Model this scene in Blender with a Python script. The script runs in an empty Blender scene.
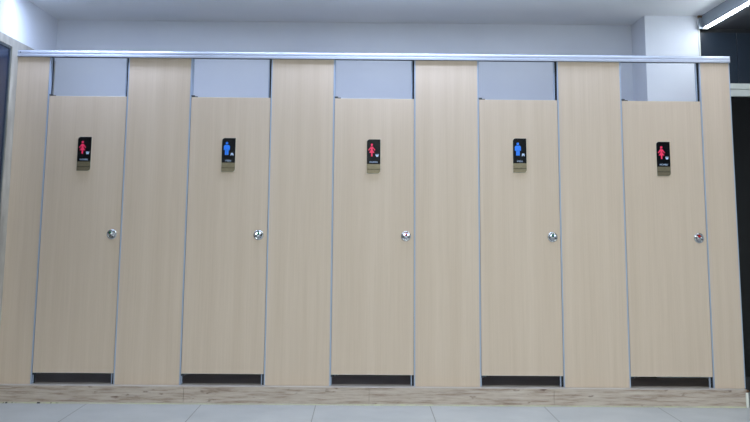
import bpy, bmesh, math, random
from mathutils import Matrix, Vector
random.seed(4)
C = bpy.context.scene.collection
PI = math.pi
ZP = 0.111                       # top of the tiled step; panel heights are measured from it

# ---------------------------------------------------------------- helpers
def link(o, parent=None):
    C.objects.link(o)
    if parent: o.parent = parent
    return o

def obj(name, bm, m, parent=None, smooth=False):
    bmesh.ops.recalc_face_normals(bm, faces=bm.faces)
    me = bpy.data.meshes.new(name); bm.to_mesh(me); bm.free()
    if smooth:
        for p in me.polygons: p.use_smooth = True
    for mm in (m if isinstance(m, (list, tuple)) else [m]): me.materials.append(mm)
    return link(bpy.data.objects.new(name, me), parent)

def tag(o, label, cat, group=None):
    o['label'] = label; o['category'] = cat; o['kind'] = 'thing'
    if group: o['group'] = group
    return o

def thing(name, label, cat, loc, group=None):
    o = link(bpy.data.objects.new(name, None)); o.location = loc; o.empty_display_size = .1
    return tag(o, label, cat, group)

def struct(name, bm, m, label=None, parent=None):
    o = obj(name, bm, m, parent)
    o['kind'] = 'structure'
    if label: o['label'] = label
    return o

def box(bm, x0, x1, y0, y1, z0, z1, bev=0, seg=2):
    r = bmesh.ops.create_cube(bm, size=1)
    vs = r['verts']
    for v in vs:
        v.co = Vector((x0+(v.co.x+.5)*(x1-x0), y0+(v.co.y+.5)*(y1-y0), z0+(v.co.z+.5)*(z1-z0)))
    if bev:
        es = list({e for v in vs for e in v.link_edges})
        bmesh.ops.bevel(bm, geom=es, offset=bev, segments=seg, affect='EDGES', profile=.5)
    return bm

def bx(*a, **k): return box(bmesh.new(), *a, **k)

def prism(bm, pts, y0, y1):
    """polygon in the x-z plane, extruded along y"""
    a = [bm.verts.new((x, y0, z)) for x, z in pts]; b = [bm.verts.new((x, y1, z)) for x, z in pts]
    bm.faces.new(a); bm.faces.new(b[::-1])
    for i in range(len(a)):
        j = (i+1) % len(a); bm.faces.new((a[i], b[i], b[j], a[j]))
    return bm

def lathe(bm, prof, n=32):
    """profile of (radius, depth towards the viewer) turned about the y axis"""
    rings = []
    for r, d in prof:
        if r < 1e-6: rings.append([bm.verts.new((0, -d, 0))])
        else: rings.append([bm.verts.new((r*math.cos(2*PI*k/n), -d, r*math.sin(2*PI*k/n))) for k in range(n)])
    for a, b in zip(rings, rings[1:]):
        for k in range(n):
            l = (k+1) % n
            if len(a) == 1: bm.faces.new((a[0], b[k], b[l]))
            elif len(b) == 1: bm.faces.new((a[k], b[0], a[l]))
            else: bm.faces.new((a[k], b[k], b[l], a[l]))
    return bm

def disc(cx, cz, r, n=20): return [(cx+r*math.cos(2*PI*k/n), cz+r*math.sin(2*PI*k/n)) for k in range(n)]

# ---------------------------------------------------------------- materials
def lin(c): return tuple((v/12.92 if v <= .04045 else ((v+.055)/1.055)**2.4) for v in (x/255 for x in c)) + (1,)

def mat(name, col, rough=.5, metal=0, spec=.5, emit=0):
    m = bpy.data.materials.new(name); m.use_nodes = True
    b = m.node_tree.nodes['Principled BSDF']
    b.inputs['Base Color'].default_value = lin(col); b.inputs['Roughness'].default_value = rough
    b.inputs['Metallic'].default_value = metal; b.inputs['Specular IOR Level'].default_value = spec
    if emit:
        b.inputs['Emission Color'].default_value = lin(col); b.inputs['Emission Strength'].default_value = emit
    return m

def nodes(m): return m.node_tree.nodes, m.node_tree.links, m.node_tree.nodes['Principled BSDF']

def pos_scaled(N, L, s):
    g = N.new('ShaderNodeNewGeometry'); mp = N.new('ShaderNodeMapping'); mp.inputs['Scale'].default_value = s
    L.new(g.outputs['Position'], mp.inputs['Vector']); return mp.outputs['Vector']

def noise(N, L, vec, scale, detail=3, rough=.5):
    n = N.new('ShaderNodeTexNoise'); n.inputs['Scale'].default_value = scale
    n.inputs['Detail'].default_value = detail; n.inputs['Roughness'].default_value = rough
    L.new(vec, n.inputs['Vector']); return n.outputs['Fac']

def ramp(N, L, fac, stops):
    r = N.new('ShaderNodeValToRGB'); e = r.color_ramp.elements
    e[0].position, e[0].color = stops[0][0], lin(stops[0][1]); e[1].position, e[1].color = stops[-1][0], lin(stops[-1][1])
    for p, c in stops[1:-1]:
        q = e.new(p); q.color = lin(c)
    L.new(fac, r.inputs['Fac']); return r.outputs['Color']

def mix(N, L, a, b, fac, mode='MIX'):
    x = N.new('ShaderNodeMix'); x.data_type = 'RGBA'; x.blend_type = mode
    for s, v in ((x.inputs[0], fac), (x.inputs[6], a), (x.inputs[7], b)):
        if hasattr(v, 'links'): L.new(v, s)
        else: s.default_value = v
    return x.outputs[2]

def noisy(name, c0, c1, scale, s=(1, 1, 1), rough=.6, bump=0, **k):
    m = mat(name, c0, rough, **k); N, L, B = nodes(m)
    f = noise(N, L, pos_scaled(N, L, s), scale, 4)
    L.new(ramp(N, L, f, [(.35, c0), (.65, c1)]), B.inputs['Base Color'])
    if bump:
        bp = N.new('ShaderNodeBump'); bp.inputs['Strength'].default_value = bump; bp.inputs['Distance'].default_value = .002
        L.new(f, bp.inputs['Height']); L.new(bp.outputs['Normal'], B.inputs['Normal'])
    return m

def make_laminate():
    m = mat('maple_laminate', (214, 198, 172), .42, spec=.35); N, L, B = nodes(m)
    fine = noise(N, L, pos_scaled(N, L, (110, 1, 2.2)), 1, 3, .6)
    wide = noise(N, L, pos_scaled(N, L, (16, 1, .35)), 1, 2)
    c = ramp(N, L, fine, [(.25, (206, 189, 172)), (.75, (214, 197, 181))])
    d = ramp(N, L, wide, [(.3, (245, 243, 240)), (.7, (255, 255, 255))])
    L.new(mix(N, L, c, d, .8, 'MULTIPLY'), B.inputs['Base Color'])
    return m

def make_oak_tile():
    m = mat('weathered_oak_tile', (170, 160, 150), .55); N, L, B = nodes(m)
    v = pos_scaled(N, L, (3.6, 3.6, 44))
    grain = noise(N, L, v, 1.5, 7, .66)
    c = ramp(N, L, grain, [(.26, (118, 96, 84)), (.38, (160, 143, 131)), (.5, (186, 172, 161)), (.7, (202, 192, 183))])
    # knots and cracks: sparse, stretched along the board
    kn = noise(N, L, pos_scaled(N, L, (11, 11, 30)), 1.0, 3, .5)
    kf = ramp(N, L, kn, [(.655, (0, 0, 0)), (.74, (235, 235, 235))])
    c = mix(N, L, c, lin((92, 66, 54)), kf)
    cr = noise(N, L, pos_scaled(N, L, (3.0, 3.0, 85)), 1.0, 6, .7)
    cf = ramp(N, L, cr, [(.585, (0, 0, 0)), (.66, (200, 200, 200))])
    c = mix(N, L, c, lin((116, 88, 76)), cf)
    L.new(c, B.inputs['Base Color'])
    return m

def make_floor():
    m = mat('grey_floor_tile', (190, 193, 194), .45); N, L, B = nodes(m)
    g = N.new('ShaderNodeNewGeometry')
    f = noise(N, L, g.outputs['Position'], 2.5, 5, .6)
    c = ramp(N, L, f, [(.3, (180, 184, 187)), (.7, (196, 199, 201))])
    sp = noise(N, L, g.outputs['Position'], 26, 2, .5)
    sf = ramp(N, L, sp, [(.70, (0, 0, 0)), (.76, (150, 150, 150))])
    c = mix(N, L, c, lin((150, 150, 148)), sf)
    sx = N.new('ShaderNodeSeparateXYZ'); L.new(g.outputs['Position'], sx.inputs[0])
    def joint(out, off, period, half):
        a = N.new('ShaderNodeMath'); a.operation = 'ADD'; a.inputs[1].default_value = off; L.new(out, a.inputs[0])
        w = N.new('ShaderNodeMath'); w.operation = 'WRAP'; w.inputs[1].default_value = period/2; w.inputs[2].default_value = -period/2
        L.new(a.outputs[0], w.inputs[0])
        b = N.new('ShaderNodeMath'); b.operation = 'ABSOLUTE'; L.new(w.outputs[0], b.inputs[0])
        l = N.new('ShaderNodeMath'); l.operation = 'LESS_THAN'; l.inputs[1].default_value = half; L.new(b.outputs[0], l.inputs[0])
        return l.outputs[0]
    jx = joint(sx.outputs['X'], .257, .7385, .0028); jy = joint(sx.outputs['Y'], .84, .7385, .0028)
    mx = N.new('ShaderNodeMath'); mx.operation = 'MAXIMUM'; L.new(jx, mx.inputs[0]); L.new(jy, mx.inputs[1])
    L.new(mix(N, L, c, lin((134, 136, 136)), mx.outputs[0]), B.inputs['Base Color'])
    return m

def make_sealant():
    m = mat('yellowed_sealant', (188, 188, 150), .6); N, L, B = nodes(m)
    g = N.new('ShaderNodeNewGeometry')
    f = noise(N, L, g.outputs['Position'], 9, 4, .6)
    c = ramp(N, L, f, [(.38, (172, 168, 150)), (.55, (180, 179, 155)), (.72, (184, 186, 148))])
    d = noise(N, L, pos_scaled(N, L, (34, 1, 1)), 1, 2, .4)
    df = ramp(N, L, d, [(.52, (0, 0, 0)), (.57, (255, 255, 255))])
    # old dirt gathers in the corner next to the stone wall
    sx = N.new('ShaderNodeSeparateXYZ'); L.new(g.outputs['Position'], sx.inputs[0])
    mr = N.new('ShaderNodeMapRange'); mr.inputs[1].default_value = -2.0; mr.inputs[2].default_value = -1.9
    mr.inputs[3].default_value = 1; mr.inputs[4].default_value = .06; L.new(sx.outputs['X'], mr.inputs[0])
    mu = N.new('ShaderNodeMath'); mu.operation = 'MULTIPLY'; L.new(df, mu.inputs[0]); L.new(mr.outputs[0], mu.inputs[1])
    L.new(mix(N, L, c, lin((52, 50, 46)), mu.outputs[0]), B.inputs['Base Color'])
    return m

M = dict(
    lam=make_laminate(), oak=make_oak_tile(), floor=make_floor(), seal=make_sealant(),
    wall=noisy('white_paint', (228, 233, 243), (232, 237, 246), 3, rough=.75),
    ceil=noisy('ceiling_paint', (236, 240, 244), (240, 243, 247), 2, rough=.85),
    stone=noisy('grey_stone_cladding', (150, 146, 138), (186, 182, 172), 7, (1, 1, .5), .5),
    alu=mat('anodised_aluminium', (176, 182, 197), .5, .5),
    aluedge=mat('edge_profile_aluminium', (168, 182, 206), .5, .3),
    rubber=mat('black_rubber', (22, 24, 28), .7),
    chrome=mat('polished_chrome', (186, 189, 194), .14, 1), latch_dark=mat('dark_latch_reflection', (40, 42, 44), .3, .6),
    steel=noisy('brushed_bronze_steel', (106, 99, 82), (127, 119, 101), 60, (1, 1, 12), .38, metal=.85),
    groove=mat('dark_bronze', (64, 57, 44), .5, .5),
    black=mat('gloss_black_acrylic', (8, 10, 17), .16, spec=.18),
    halo=mat('clear_acrylic_edge', (214, 206, 192), .3),
    red=mat('red_vinyl', (255, 46, 100), .45), blue=mat('blue_vinyl', (18, 130, 255), .45),
    pale=mat('pale_blue_vinyl', (188, 208, 240), .5),
    green_i=mat('green_indicator', (0, 104, 74), .7, spec=.1), red_i=mat('red_indicator', (206, 10, 18), .7, spec=.1),
    slate=noisy('dark_slate_panel', (27, 37, 49), (33, 43, 55), 3, rough=.3, spec=.4),
    dceil=noisy('charcoal_ceiling', (56, 60, 68), (62, 66, 74), 3, rough=.8),
    dark=mat('black_door_glass', (9, 10, 12), .25, spec=.3),
    tint=mat('dark_tinted_glass', (26, 40, 66), .25, spec=.2),
    greyframe=mat('grey_window_frame', (84, 92, 98), .5),
    trimw=mat('white_trim', (206, 210, 206), .45),
    whitep=mat('white_plastic', (232, 234, 228), .4),
    housing=mat('light_housing', (150, 160, 172), .4, .3),
    glow=mat('led_diffuser', (240, 247, 255), .4, emit=46),
    brown=noisy('brown_board', (92, 66, 46), (120, 90, 64), 30),
    ledge=noisy('pale_tile_edge', (186, 177, 170), (200, 192, 186), 7, rough=.5),
    stallfloor=noisy('brown_stall_tile', (124, 112, 102), (140, 128, 118), 6, rough=.5),
)

# ---------------------------------------------------------------- the setting
XL, XR = -2.34, 2.556
YB = .95                                  # back wall
YF, XE = -9.2, 5.2                        # far ends of the room behind the camera and to the right
ZC = 2.575 + ZP
ZD = 2.481 + ZP                           # dropped dark ceiling on the right
struct('floor', bx(XL-.2, XE, YF, 1.6, -.1, 0), M['floor'])
b = bx(XL, XR-.012, -.048, YB, 0, ZP-.002)
struct('trim_1', b, M['stallfloor'], 'brown tiled floor of the stalls, one step up')
# wood look tiles on the front of the step, each with a hairline joint
bm = bmesh.new()
joints = [XL, -1.113, .087, 1.287, XR-.012]
for a, c in zip(joints, joints[1:]): box(bm, a+.0006, c-.0006, -.06, -.048, 0, ZP-.0035, bev=.0012, seg=1)
struct('trim_2', bm, M['oak'], 'weathered oak look tiles facing the step under the stalls')
struct('trim_10', bx(XL, XR-.012, -.061, .09, ZP-.0034, ZP-.0002, bev=.001, seg=1), M['ledge'], 'pale tiled ledge on top of the step')  # its pale depth behind the doors paints the light falling off inside
# sealant bead along the foot of the step
bm = bmesh.new()
n = 150; prev = None
for i in range(n+1):
    x = XL + (XR-.015-XL)*i/n; h = .006+.003*random.random(); d = .009+.005*random.random()
    ring = [bm.verts.new((x, -.0595, 0)), bm.verts.new((x, -.0595, h)), bm.verts.new((x, -.06-d*.35, h*.6)), bm.verts.new((x, -.06-d, 0))]
    if prev:
        for k in range(4): bm.faces.new((prev[k], prev[(k+1) % 4], ring[(k+1) % 4], ring[k]))
    prev = ring
struct('trim_3', bm, M['seal'], 'yellowed sealant line between step and floor')
bm = bx(XR-.022, XR-.006, -.072, -.058, .001, ZP-.018, bev=.003)
struct('trim_4', bm, M['whitep'], 'white plastic corner guard at the right end of the step')
struct('trim_5', bx(XR-.016, XR, -.066, .02, ZP-.016, ZP-.002, bev=.002), M['brown'], 'brown nosing at the right end of the step')

struct('wall_back', bx(XL-.2, 2.52, YB, YB+.15, 0, ZC), M['wall'])
struct('wall_column', bx(2.111, 2.502, .52, YB, ZP, ZC), M['wall'], 'white square column rising behind the stalls at right')
# left wall: white above, stone below, with a dark window right in front of the stalls
ST, WT = 2.255+ZP, 2.196+ZP
WY0, WY1, WS = -2.4, -.148, .35
struct('wall_left', bx(XL-.2, XL, YF, YB, ST, ZC), M['wall'])
bm = bmesh.new()
box(bm, XL-.2, XL, WY1, YB, 0, ST); box(bm, XL-.2, XL, YF, WY0, 0, ST)
box(bm, XL-.2, XL, WY0, WY1, WT, ST); box(bm, XL-.2, XL, WY0, WY1, 0, WS)
struct('wall_left_cladding', bm, M['stone'], 'grey stone lower part of the left wall')
w = struct('window_1', bx(XL-.024, XL-.014, WY0, WY1, WS, WT), M['tint'], 'dark tinted window in the left wall')
bm = bmesh.new()
for y, d in ((WY0, .03), ((WY0+WY1)/2-.02, .03), (WY1-.016, .016)): box(bm, XL-.06, XL-.006, y, y+d, WS, WT, bev=.002)
for z, d in ((WS, .03), (WT-.014, .014)): box(bm, XL-.06, XL-.006, WY0, WY1, z, z+d, bev=.002)
struct('window_frame', bm, M['greyframe'], parent=w)
struct('wall_front', bx(XL-.2, XE, YF-.15, YF, 0, ZC), M['wall'])
struct('wall_right', bx(XE, XE+.15, YF, 1.6, 0, ZC), M['wall'])
struct('ceiling', bx(XL-.2, 2.53, YF, YB, ZC, ZC+.12), M['ceil'])
struct('ceiling_right', bx(2.569, XE, YF, .6, ZD, ZD+.12), M['dceil'], 'lower charcoal ceiling over the passage at right')
# dark front beyond the stalls at right
bm = bmesh.new()
for a, c in ((2.522, 2.786), (2.789, 3.3), (3.303, 3.9), (3.903, XE)): box(bm, a, c, .52, .55, 2.0+ZP, ZD-.03, bev=.0015, seg=1)
box(bm, 2.522, XE, .5515, .565, 2.0+ZP, ZD)
struct('wall_passage', bm, M['slate'], 'dark slate panels above the doorway at right')
struct('trim_6', bx(2.522, XE, .535, .5512, ZD-.032, ZD-.001), M['rubber'], 'black strip painted as the shadow gap under the charcoal ceiling')  # solid black strip stands for the shade in this gap
bm = bmesh.new()
box(bm, 2.5, XE, .49, .56, 2.03+ZP, 2.071+ZP, bev=.003); box(bm, 2.5, XE, .495, .56, 1.978+ZP, 2.026+ZP, bev=.003)
box(bm, 2.5, XE, .505, .55, 2.02+ZP, 2.035+ZP)
struct('trim_7', bm, M['trimw'], 'pale moulded beam over the dark doorway')
d = struct('door_1', bx(2.5, XE, .53, .57, .02, 1.98+ZP), M['dark'], 'black glass door under the pale beam at right')
bm = bmesh.new()
for x in (2.64, 3.5, 4.36): box(bm, x, x+.05, .515, .53, .02, 1.975+ZP, bev=.003)
box(bm, 2.5, XE, .515, .53, .02, .12, bev=.003)
struct('door_frame', bm, mat('charcoal_frame', (34, 36, 42), .4), parent=d)
struct('trim_8', bx(2.503, 2.517, .515, .55, 2.071+ZP, ZD+.005, bev=.002), M['trimw'], 'pale edge bead beside the white column')
struct('trim_9', bx(2.502, 2.54, .492, .516, ZC-.02, ZC-.001), M['brown'], 'brown gap under the ceiling beside the column')
# side walls between the stalls, seen only as the dark depth under the doors
xs = [-2.34, -2.118, -1.578, -1.149, -.597, -.169, .385, .818, 1.367, 1.798, 2.350, 2.556]
for i in (1, 2, 3, 4):
    x = (xs[2*i]+xs[2*i+1])/2
    struct('wall_stall', bx(x-.009, x+.009, .03, YB, ZP, 1.95+ZP), M['lam'])
struct('wall_stall', bx(XR-.03, XR-.012, .03, YB, ZP, 1.95+ZP), M['lam'])

# ---------------------------------------------------------------- fixed panels
H = 2.15
T = .022
E = .0042
names = ['beige laminate panel at the far left, beside the grey stone wall',
         'beige laminate panel between the first and second stall doors from left',
         'beige laminate panel between the second and third stall doors from left',
         'beige laminate panel between the middle door and the fourth door',
         'beige laminate panel between the fourth door and the rightmost door',
         'beige laminate panel at the far right end, beside the black doorway']
for i in range(6):
    x0, x1 = xs[2*i], xs[2*i+1]; xc = (x0+x1)/2; w = (x1-x0)/2
    t = thing('partition_panel', names[i], 'partition panel', (xc, 0, ZP+.0002), 'fixed panels of the stall row')
    l = -w if i == 0 else -w+E; r = w-E if i < 5 else w-.006
    z1 = H-.0002
    obj('board', bx(l, r, 0, T, 0, z1, bev=.0008, seg=1), M['lam'], t)
    if i > 0: obj('edge_trim', bx(-w-E, -w+E, -.0018, T+.001, 0, z1, bev=.0012), M['aluedge'], t)
    obj('edge_trim', bx(w-(E if i < 5 else .006), w+(E if i < 5 else 0), -.0018, T+.001, 0, z1, bev=.0012), M['aluedge'], t)
    if i > 0:      # lock side of the door on its left: rubber seal and stop bar behind the leaf
        obj('door_seal', bx(-w-.0165, -w-E+.004, T+.002, T+.018, 0, z1, bev=.001), M['rubber'], t)
        obj('door_stop', bx(-w-.0245, -w-.0165, T+.001, T+.020, 0, z1, bev=.0012), M['aluedge'], t)
    if i < 5:      # hinge side of the door on its right
        if i == 0: obj('door_seal', bx(w+E+.0055, w+E+.0085, T+.006, T+.03, 0, z1, bev=.001), M['rubber'], t)
        obj('jamb', bx(w-.012, w+E+.0055, T+.002, T+.045, 0, z1, bev=.001), M['aluedge'], t)

# ---------------------------------------------------------------- doors
ZB, ZT = .0737, 1.883
fig = ['woman', 'man', 'woman', 'man', 'woman']
locks = [(-1.639, .960, 'green', 42), (-.660, .963, 'green', -12), (.326, .962, 'red', 0), (1.309, .963, 'green', 3), (2.293, .964, 'red', 18)]
dl = ['beige stall door nearest the stone wall, red woman sign and green latch dot',
      'beige stall door with blue man sign, second from the stone wall',
      'middle beige stall door with red woman sign, between the two blue man doors',
      'beige stall door with blue man sign, second from the black doorway',
      'rightmost beige stall door, red woman sign, in front of white column']
for i in range(5):
    x0, x1 = xs[2*i+1]+E+.0022, xs[2*i+2]-E-.0018
    xc = (x0+x1)/2; w = (x1-x0)/2
    t = thing('cubicle_door', dl[i], 'stall door', (xc, 0, ZP+ZB), 'hinged doors of the stall row')
    hgt = ZT-ZB
    obj('door_leaf', bx(-w, w, .001, T-.001, 0, hgt, bev=.0012, seg=1), M['lam'], t)
    obj('edge_trim', bx(-w+.001, w-.001, .0005, T-.0005, -.003, .0004, bev=.0006, seg=1), M['halo'], t)['label'] = 'pale edge strip along the door foot'
    # pivot hinges above and below on the left
    for z0, s in ((hgt, 1), (0, -1)):
        bm = bmesh.new()
        a, c = (z0, z0+.006) if s > 0 else (z0-.009, z0-.003)
        box(bm, -w+.002, -w+.042, .002, T-.002, a, c, bev=.001, seg=1)
        a, c = (z0+.006, z0+.013) if s > 0 else (z0-.016, z0-.009)
        box(bm, -w-.002, -w+.022, .004, T-.004, a, c, bev=.001, seg=1)
        obj('hinge', bm, mat('hinge_metal', (70, 74, 80), .35, .9) if i == 0 and s > 0 else bpy.data.materials['hinge_metal'], t)
    # round latch: turned rose, a thumb-turn with a finger ridge, the small coloured dot
    lx, lz, colr, rot = locks[i]
    k = obj('latch', lathe(bmesh.new(), [(0, 0), (.0325, 0), (.0335, .003), (.0325, .006), (.028, .009), (.024, .0085), (.0225, .006), (.0, .006)], 40), M['chrome'], t, True)
    k.location = (lx-xc, .001, lz-ZB); k['label'] = 'round chrome latch with %s dot' % colr
    bm = bmesh.new()
    lathe(bm, [(.0225, .005), (.0225, .012), (.021, .0155), (.012, .0175), (0, .018)], 36)
    # concave finger grips scooped above and below leave a ridge across
    for v in bm.verts:
        d = abs(v.co.z)
        if v.co.y < -.011 and d > .006: v.co.y += min((d-.006)*.75, .0095)
    box(bm, -.0125, .0125, -.0205, -.010, -.0075, .0020, bev=.003)
    th = obj('thumb_turn', bm, M['chrome'], k, False); th.rotation_euler = (0, math.radians(rot), 0)
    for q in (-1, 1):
        g = obj('dark_reflection', bx(min(q*.011, q*.0255), max(q*.011, q*.0255), -.0215, -.010, -.0085, -.0005, bev=.0025), M['latch_dark'], k)  # dark bars paint the dark reflections seen in the chrome
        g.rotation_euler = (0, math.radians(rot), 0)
    dot = obj('indicator', lathe(bmesh.new(), [(0, 0), (.0066, 0), (.0066, .0140), (.0056, .0155), (0, .016)], 18), M[colr+'_i'], k, False)
    a = math.radians(rot); dot.location = (-.0115*math.sin(a) * (1 if rot > 20 else .4), -.0105, .0118)

# ---------------------------------------------------------------- signs
def text_bm(s, width, height, y, cx, cz):
    cu = bpy.data.curves.new('letters', 'FONT'); cu.body = s; cu.size = 1; cu.extrude = .0; cu.resolution_u = 3
    o = bpy.data.objects.new('letters', cu); C.objects.link(o)
    bpy.context.view_layer.update()
    me = bpy.data.meshes.new_from_object(o.evaluated_get(bpy.context.evaluated_depsgraph_get()))
    bpy.data.objects.remove(o); bpy.data.curves.remove(cu)
    bm = bmesh.new(); bm.from_mesh(me); bpy.data.meshes.remove(me)
    X = [v.co.x for v in bm.verts]; Y = [v.co.y for v in bm.verts]
    x0, x1, y0, y1 = min(X), max(X), min(Y), max(Y)
    for v in bm.verts:
        v.co = Vector((cx+((v.co.x-x0)/(x1-x0)-.5)*width, y, cz+((v.co.y-y0)/(y1-y0)-.5)*height))
    r = bmesh.ops.extrude_face_region(bm, geom=list(bm.faces))
    for v in r['geom']:
        if isinstance(v, bmesh.types.BMVert): v.co.y -= .0008
    return bm

def sign_outline(w, z0, z1, ctl, cbr, n=6):
    p = [(-w, z0)]
    if cbr:
        p += [(w-cbr+cbr*math.sin(PI/2*k/n), z0+cbr-cbr*math.cos(PI/2*k/n)) for k in range(n+1)]
    else: p.append((w, z0))
    p.append((w, z1))
    if ctl:
        p += [(-w+ctl-ctl*math.sin(PI/2*k/n), z1-ctl+ctl*math.cos(PI/2*k/n)) for k in range(n+1)]
    else: p.append((-w, z1))
    return p

sl = ['black plaque with red woman figure on the door nearest the stone wall',
      'black plaque with blue man figure on the second door from left',
      'black plaque with red woman figure on the middle door',
      'black plaque with blue man figure on the fourth door from left',
      'black plaque with red woman figure on the rightmost door, below white column']
sc = [(-1.8515, 1.3780, 1.606), (-.8765, 1.3785, 1.606), (.1055, 1.3765, 1.605), (1.0970, 1.390, 1.620), (2.0735, 1.375, 1.605)]
for i in range(5):
    x, z0, z1 = sc[i]; h = z1-z0; w = .0455
    t = thing('toilet_sign', sl[i], 'sign', (x, .0005, z0+ZP), 'plaques on the stall doors')
    ms = .062                                    # height of the metal foot
    obj('backplate', prism(bmesh.new(), sign_outline(w+.0022, -.002, h+.002, .021, .021), -.004, 0), M['halo'], t)
    obj('face_plate', prism(bmesh.new(), sign_outline(w, ms, h, .019, 0), -.0085, -.004), M['black'], t)
    bm = bmesh.new()
    prism(bm, sign_outline(w, 0, ms*.40, 0, .0195), -.010, -.004)
    prism(bm, [(-w, ms*.48), (w, ms*.48), (w, ms), (-w, ms)], -.0095, -.004)
    obj('metal_foot', bm, M['steel'], t)
    obj('groove', prism(bmesh.new(), [(-w, ms*.38), (w, ms*.38), (w, ms*.50), (-w, ms*.50)], -.0090, -.004), M['groove'], t)
    y0, y1 = -.0098, -.0085
    fx = -.0125; fb = .114                       # figure foot height
    bm = bmesh.new()
    if fig[i] == 'woman':
        prism(bm, disc(fx, fb+.0785, .0078), y0, y1)
        prism(bm, [(fx-.0075, fb+.066), (fx+.0075, fb+.066), (fx+.024, fb+.042), (fx+.0195, fb+.039), (fx+.008, fb+.052),
                   (fx+.0052, fb+.047), (fx+.0185, fb+.0235), (fx-.0185, fb+.0235), (fx-.0052, fb+.047), (fx-.008, fb+.052),
                   (fx-.0195, fb+.039), (fx-.024, fb+.042)], y0, y1)
        prism(bm, [(fx-.0050, fb), (fx-.0002, fb), (fx-.0002, fb+.024), (fx-.0050, fb+.024)], y0, y1)
        prism(bm, [(fx+.0002, fb), (fx+.0050, fb), (fx+.0050, fb+.024), (fx+.0002, fb+.024)], y0, y1)
        obj('figure', bm, M['red'], t)['label'] = 'red woman pictogram'
    else:
        prism(bm, disc(fx, fb+.079, .0085), y0, y1)
        prism(bm, [(fx-.0125, fb+.067), (fx+.0125, fb+.067), (fx+.0205, fb+.060), (fx+.0205, fb+.032), (fx+.0145, fb+.032), (fx+.0135, fb+.036),
                   (fx-.0135, fb+.036), (fx-.0145, fb+.032), (fx-.0205, fb+.032), (fx-.0205, fb+.060)], y0, y1)
        prism(bm, [(fx-.0125, fb), (fx-.0008, fb), (fx-.0008, fb+.038), (fx-.0125, fb+.038)], y0, y1)
        prism(bm, [(fx+.0008, fb), (fx+.0125, fb), (fx+.0125, fb+.038), (fx+.0008, fb+.038)], y0, y1)
        obj('figure', bm, M['blue'], t)['label'] = 'blue man pictogram'
    # small fixture pictogram to the right of the feet
    ix, iz = .0235, .1115
    bm = bmesh.new()
    if fig[i] == 'woman':      # squat pan: a basin with a flared rim over a short foot
        prism(bm, [(ix-.012, iz+.020), (ix-.012, iz+.012), (ix-.008, iz), (ix+.008, iz), (ix+.012, iz+.012), (ix+.012, iz+.020),
                   (ix+.008, iz+.020), (ix+.006, iz+.013), (ix-.006, iz+.013), (ix-.008, iz+.020)], y0, y1)
        prism(bm, [(ix-.003, iz+.0145), (ix+.003, iz+.0145), (ix+.003, iz+.021), (ix-.003, iz+.021)], y0, y1)
    else:
        prism(bm, [(ix-.0125, iz-.002), (ix-.005, iz-.002), (ix-.004, iz+.004), (ix+.004, iz+.004), (ix+.005, iz-.002), (ix+.0125, iz-.002),
                   (ix+.010, iz+.010), (ix+.009, iz+.018), (ix-.009, iz+.018), (ix-.010, iz+.010)], y0, y1)
    for v in bm.verts: v.co.x = ix+(v.co.x-ix)*.84; v.co.z = iz+(v.co.z-iz)*.9
    obj('pictogram', bm, M['pale'], t)
    obj('lettering', text_bm('WOMEN' if fig[i] == 'woman' else 'MEN', .056 if fig[i] == 'woman' else .036, .011, -.0085, -.001, .0755), M['pale'], t)

# ---------------------------------------------------------------- head rail
t = thing('head_rail', 'long bright aluminium head rail along the top of all the stalls', 'rail', (0, 0, H+ZP))
prof = [(.034, 0), (.034, .040), (.028, .046), (-.008, .046), (-.014, .043), (-.0175, .036), (-.0185, .026), (-.0168, .0225), (-.0168, .0205),
        (-.0200, .0185), (-.0215, .012), (-.0215, .002), (-.020, 0), (-.015, 0), (-.015, .006), (.028, .006), (.028, 0)]
bm = bmesh.new()
a = [bm.verts.new((XL-.004, y, z)) for y, z in prof]; b = [bm.verts.new((XR-.002, y, z)) for y, z in prof]
for k in range(len(a)):
    j = (k+1) % len(a); bm.faces.new((a[k], b[k], b[j], a[j]))
bm.faces.new(a); bm.faces.new(b[::-1])
rail = obj('rail_profile', bm, M['alu'], t)
obj('channel_shade', bx(XL, XR-.004, -.0145, .027, .0015, .0062), M['rubber'], t)  # black sheet paints the shade on the rail's unlit underside
for x, s in ((XL-.004, -1), (XR-.002, 1)):
    c = obj('end_cap', bx(min(x, x+s*.003), max(x, x+s*.003), -.0215, .034, 0, .046, bev=.001, seg=1), M['alu'], t)
k = obj('screw', lathe(bmesh.new(), [(0, 0), (.005, 0), (.0045, .0018), (.002, .0022), (0, .001)], 14), mat('screw_steel', (96, 100, 110), .4, .8), rail)
k.location = (XL+.018, -.0178, .030)

# ---------------------------------------------------------------- strip light at right
t = thing('strip_light', 'long glowing strip light along the ceiling edge at top right', 'light', (2.555, -2.5, ZC-.104))
y0, y1 = -5.5, .49
obj('housing', bx(-.026, .013, y0+2.5, y1+2.5, .010, .103, bev=.002), M['housing'], t)
obj('diffuser', bx(-.020, .003, y0+2.505, y1+2.46, 0, .0102, bev=.003), M['glow'], t)
obj('end_cap', bx(-.028, .013, y1+2.475, y1+2.50, -.001, .010, bev=.001), M['whitep'], t)

obj('end_plate', bx(-.052, -.026, y1+2.49, y1+2.5, .002, .085, bev=.001), M['housing'], t)

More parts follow.
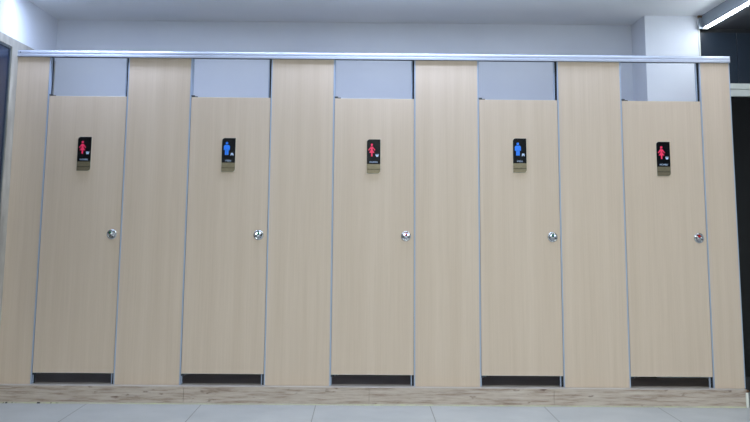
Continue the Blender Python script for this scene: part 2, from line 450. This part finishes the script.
# ---------------------------------------------------------------- light
def area(name, loc, sx, sy, power, col=(1, 1, 1), rot=(0, 0, 0)):
    l = bpy.data.lights.new(name, 'AREA'); l.shape = 'RECTANGLE'; l.size = sx; l.size_y = sy; l.energy = power; l.color = col
    o = bpy.data.objects.new(name, l); C.objects.link(o); o.location = loc; o.rotation_euler = rot
    return o
cool = (.60, .725, 1); plain = (.95, 1, .92)
# unseen cool lights added above the stall fronts, plainer fills added further back
for x, y, sx, p in ((-1.65, -.13, .7, 9.5), (-.7, -.13, .7, 4.5), (.25, -.11, .7, 5.0), (1.1, -.13, .7, 3.0), (1.75, -.13, .7, 1.6),
                    (-2.0, -.25, .5, 3.2), (.25, -.25, 1.3, 10.0), (1.75, -.25, 1.3, 2.4)):
    area('stall_fill', (x, y, ZC-.02), sx, .09, p, cool)
for x, p in ((.25, 23), (1.75, 36)): area('room_fill', (x, -3.9, ZC-.03), .25, 3.6, p, plain)  # added out of view to even the brightness down the panels
area('room_fill_far', (.3, -6.8, ZC-.03), 3, .4, 190, plain)
w = bpy.data.worlds.new('room_air'); bpy.context.scene.world = w; w.use_nodes = True
w.node_tree.nodes['Background'].inputs[0].default_value = (.6, .7, .85, 1); w.node_tree.nodes['Background'].inputs[1].default_value = .3

# ---------------------------------------------------------------- camera
f, cy, tl, ro, yaw = 1150, 2.939, .19077, .00774, .00906
cam = bpy.data.cameras.new('camera'); co = bpy.data.objects.new('camera', cam); C.objects.link(co)
right = Vector((1, 0, 0)); up = Vector((0, -math.sin(tl), math.cos(tl)))
r2 = math.cos(ro)*right + math.sin(ro)*up; u2 = -math.sin(ro)*right + math.cos(ro)*up
R = Matrix.Rotation(-yaw, 3, 'Z'); r2 = R @ r2; u2 = R @ u2; bk = r2.cross(u2)
m = Matrix((r2, u2, bk)).transposed().to_4x4(); m.translation = Vector((.03565, -7.85232, 1.03394+ZP))
co.matrix_world = m
cam.sensor_width = 36; cam.lens = 36*f/750; cam.shift_y = -(211-cy)/750; cam.clip_start = .05
s = bpy.context.scene; s.camera = co
s.view_settings.view_transform = 'Standard'; s.view_settings.look = 'None'
s.view_settings.gamma = 1; s.view_settings.use_curve_mapping = False; s.view_settings.exposure = .06
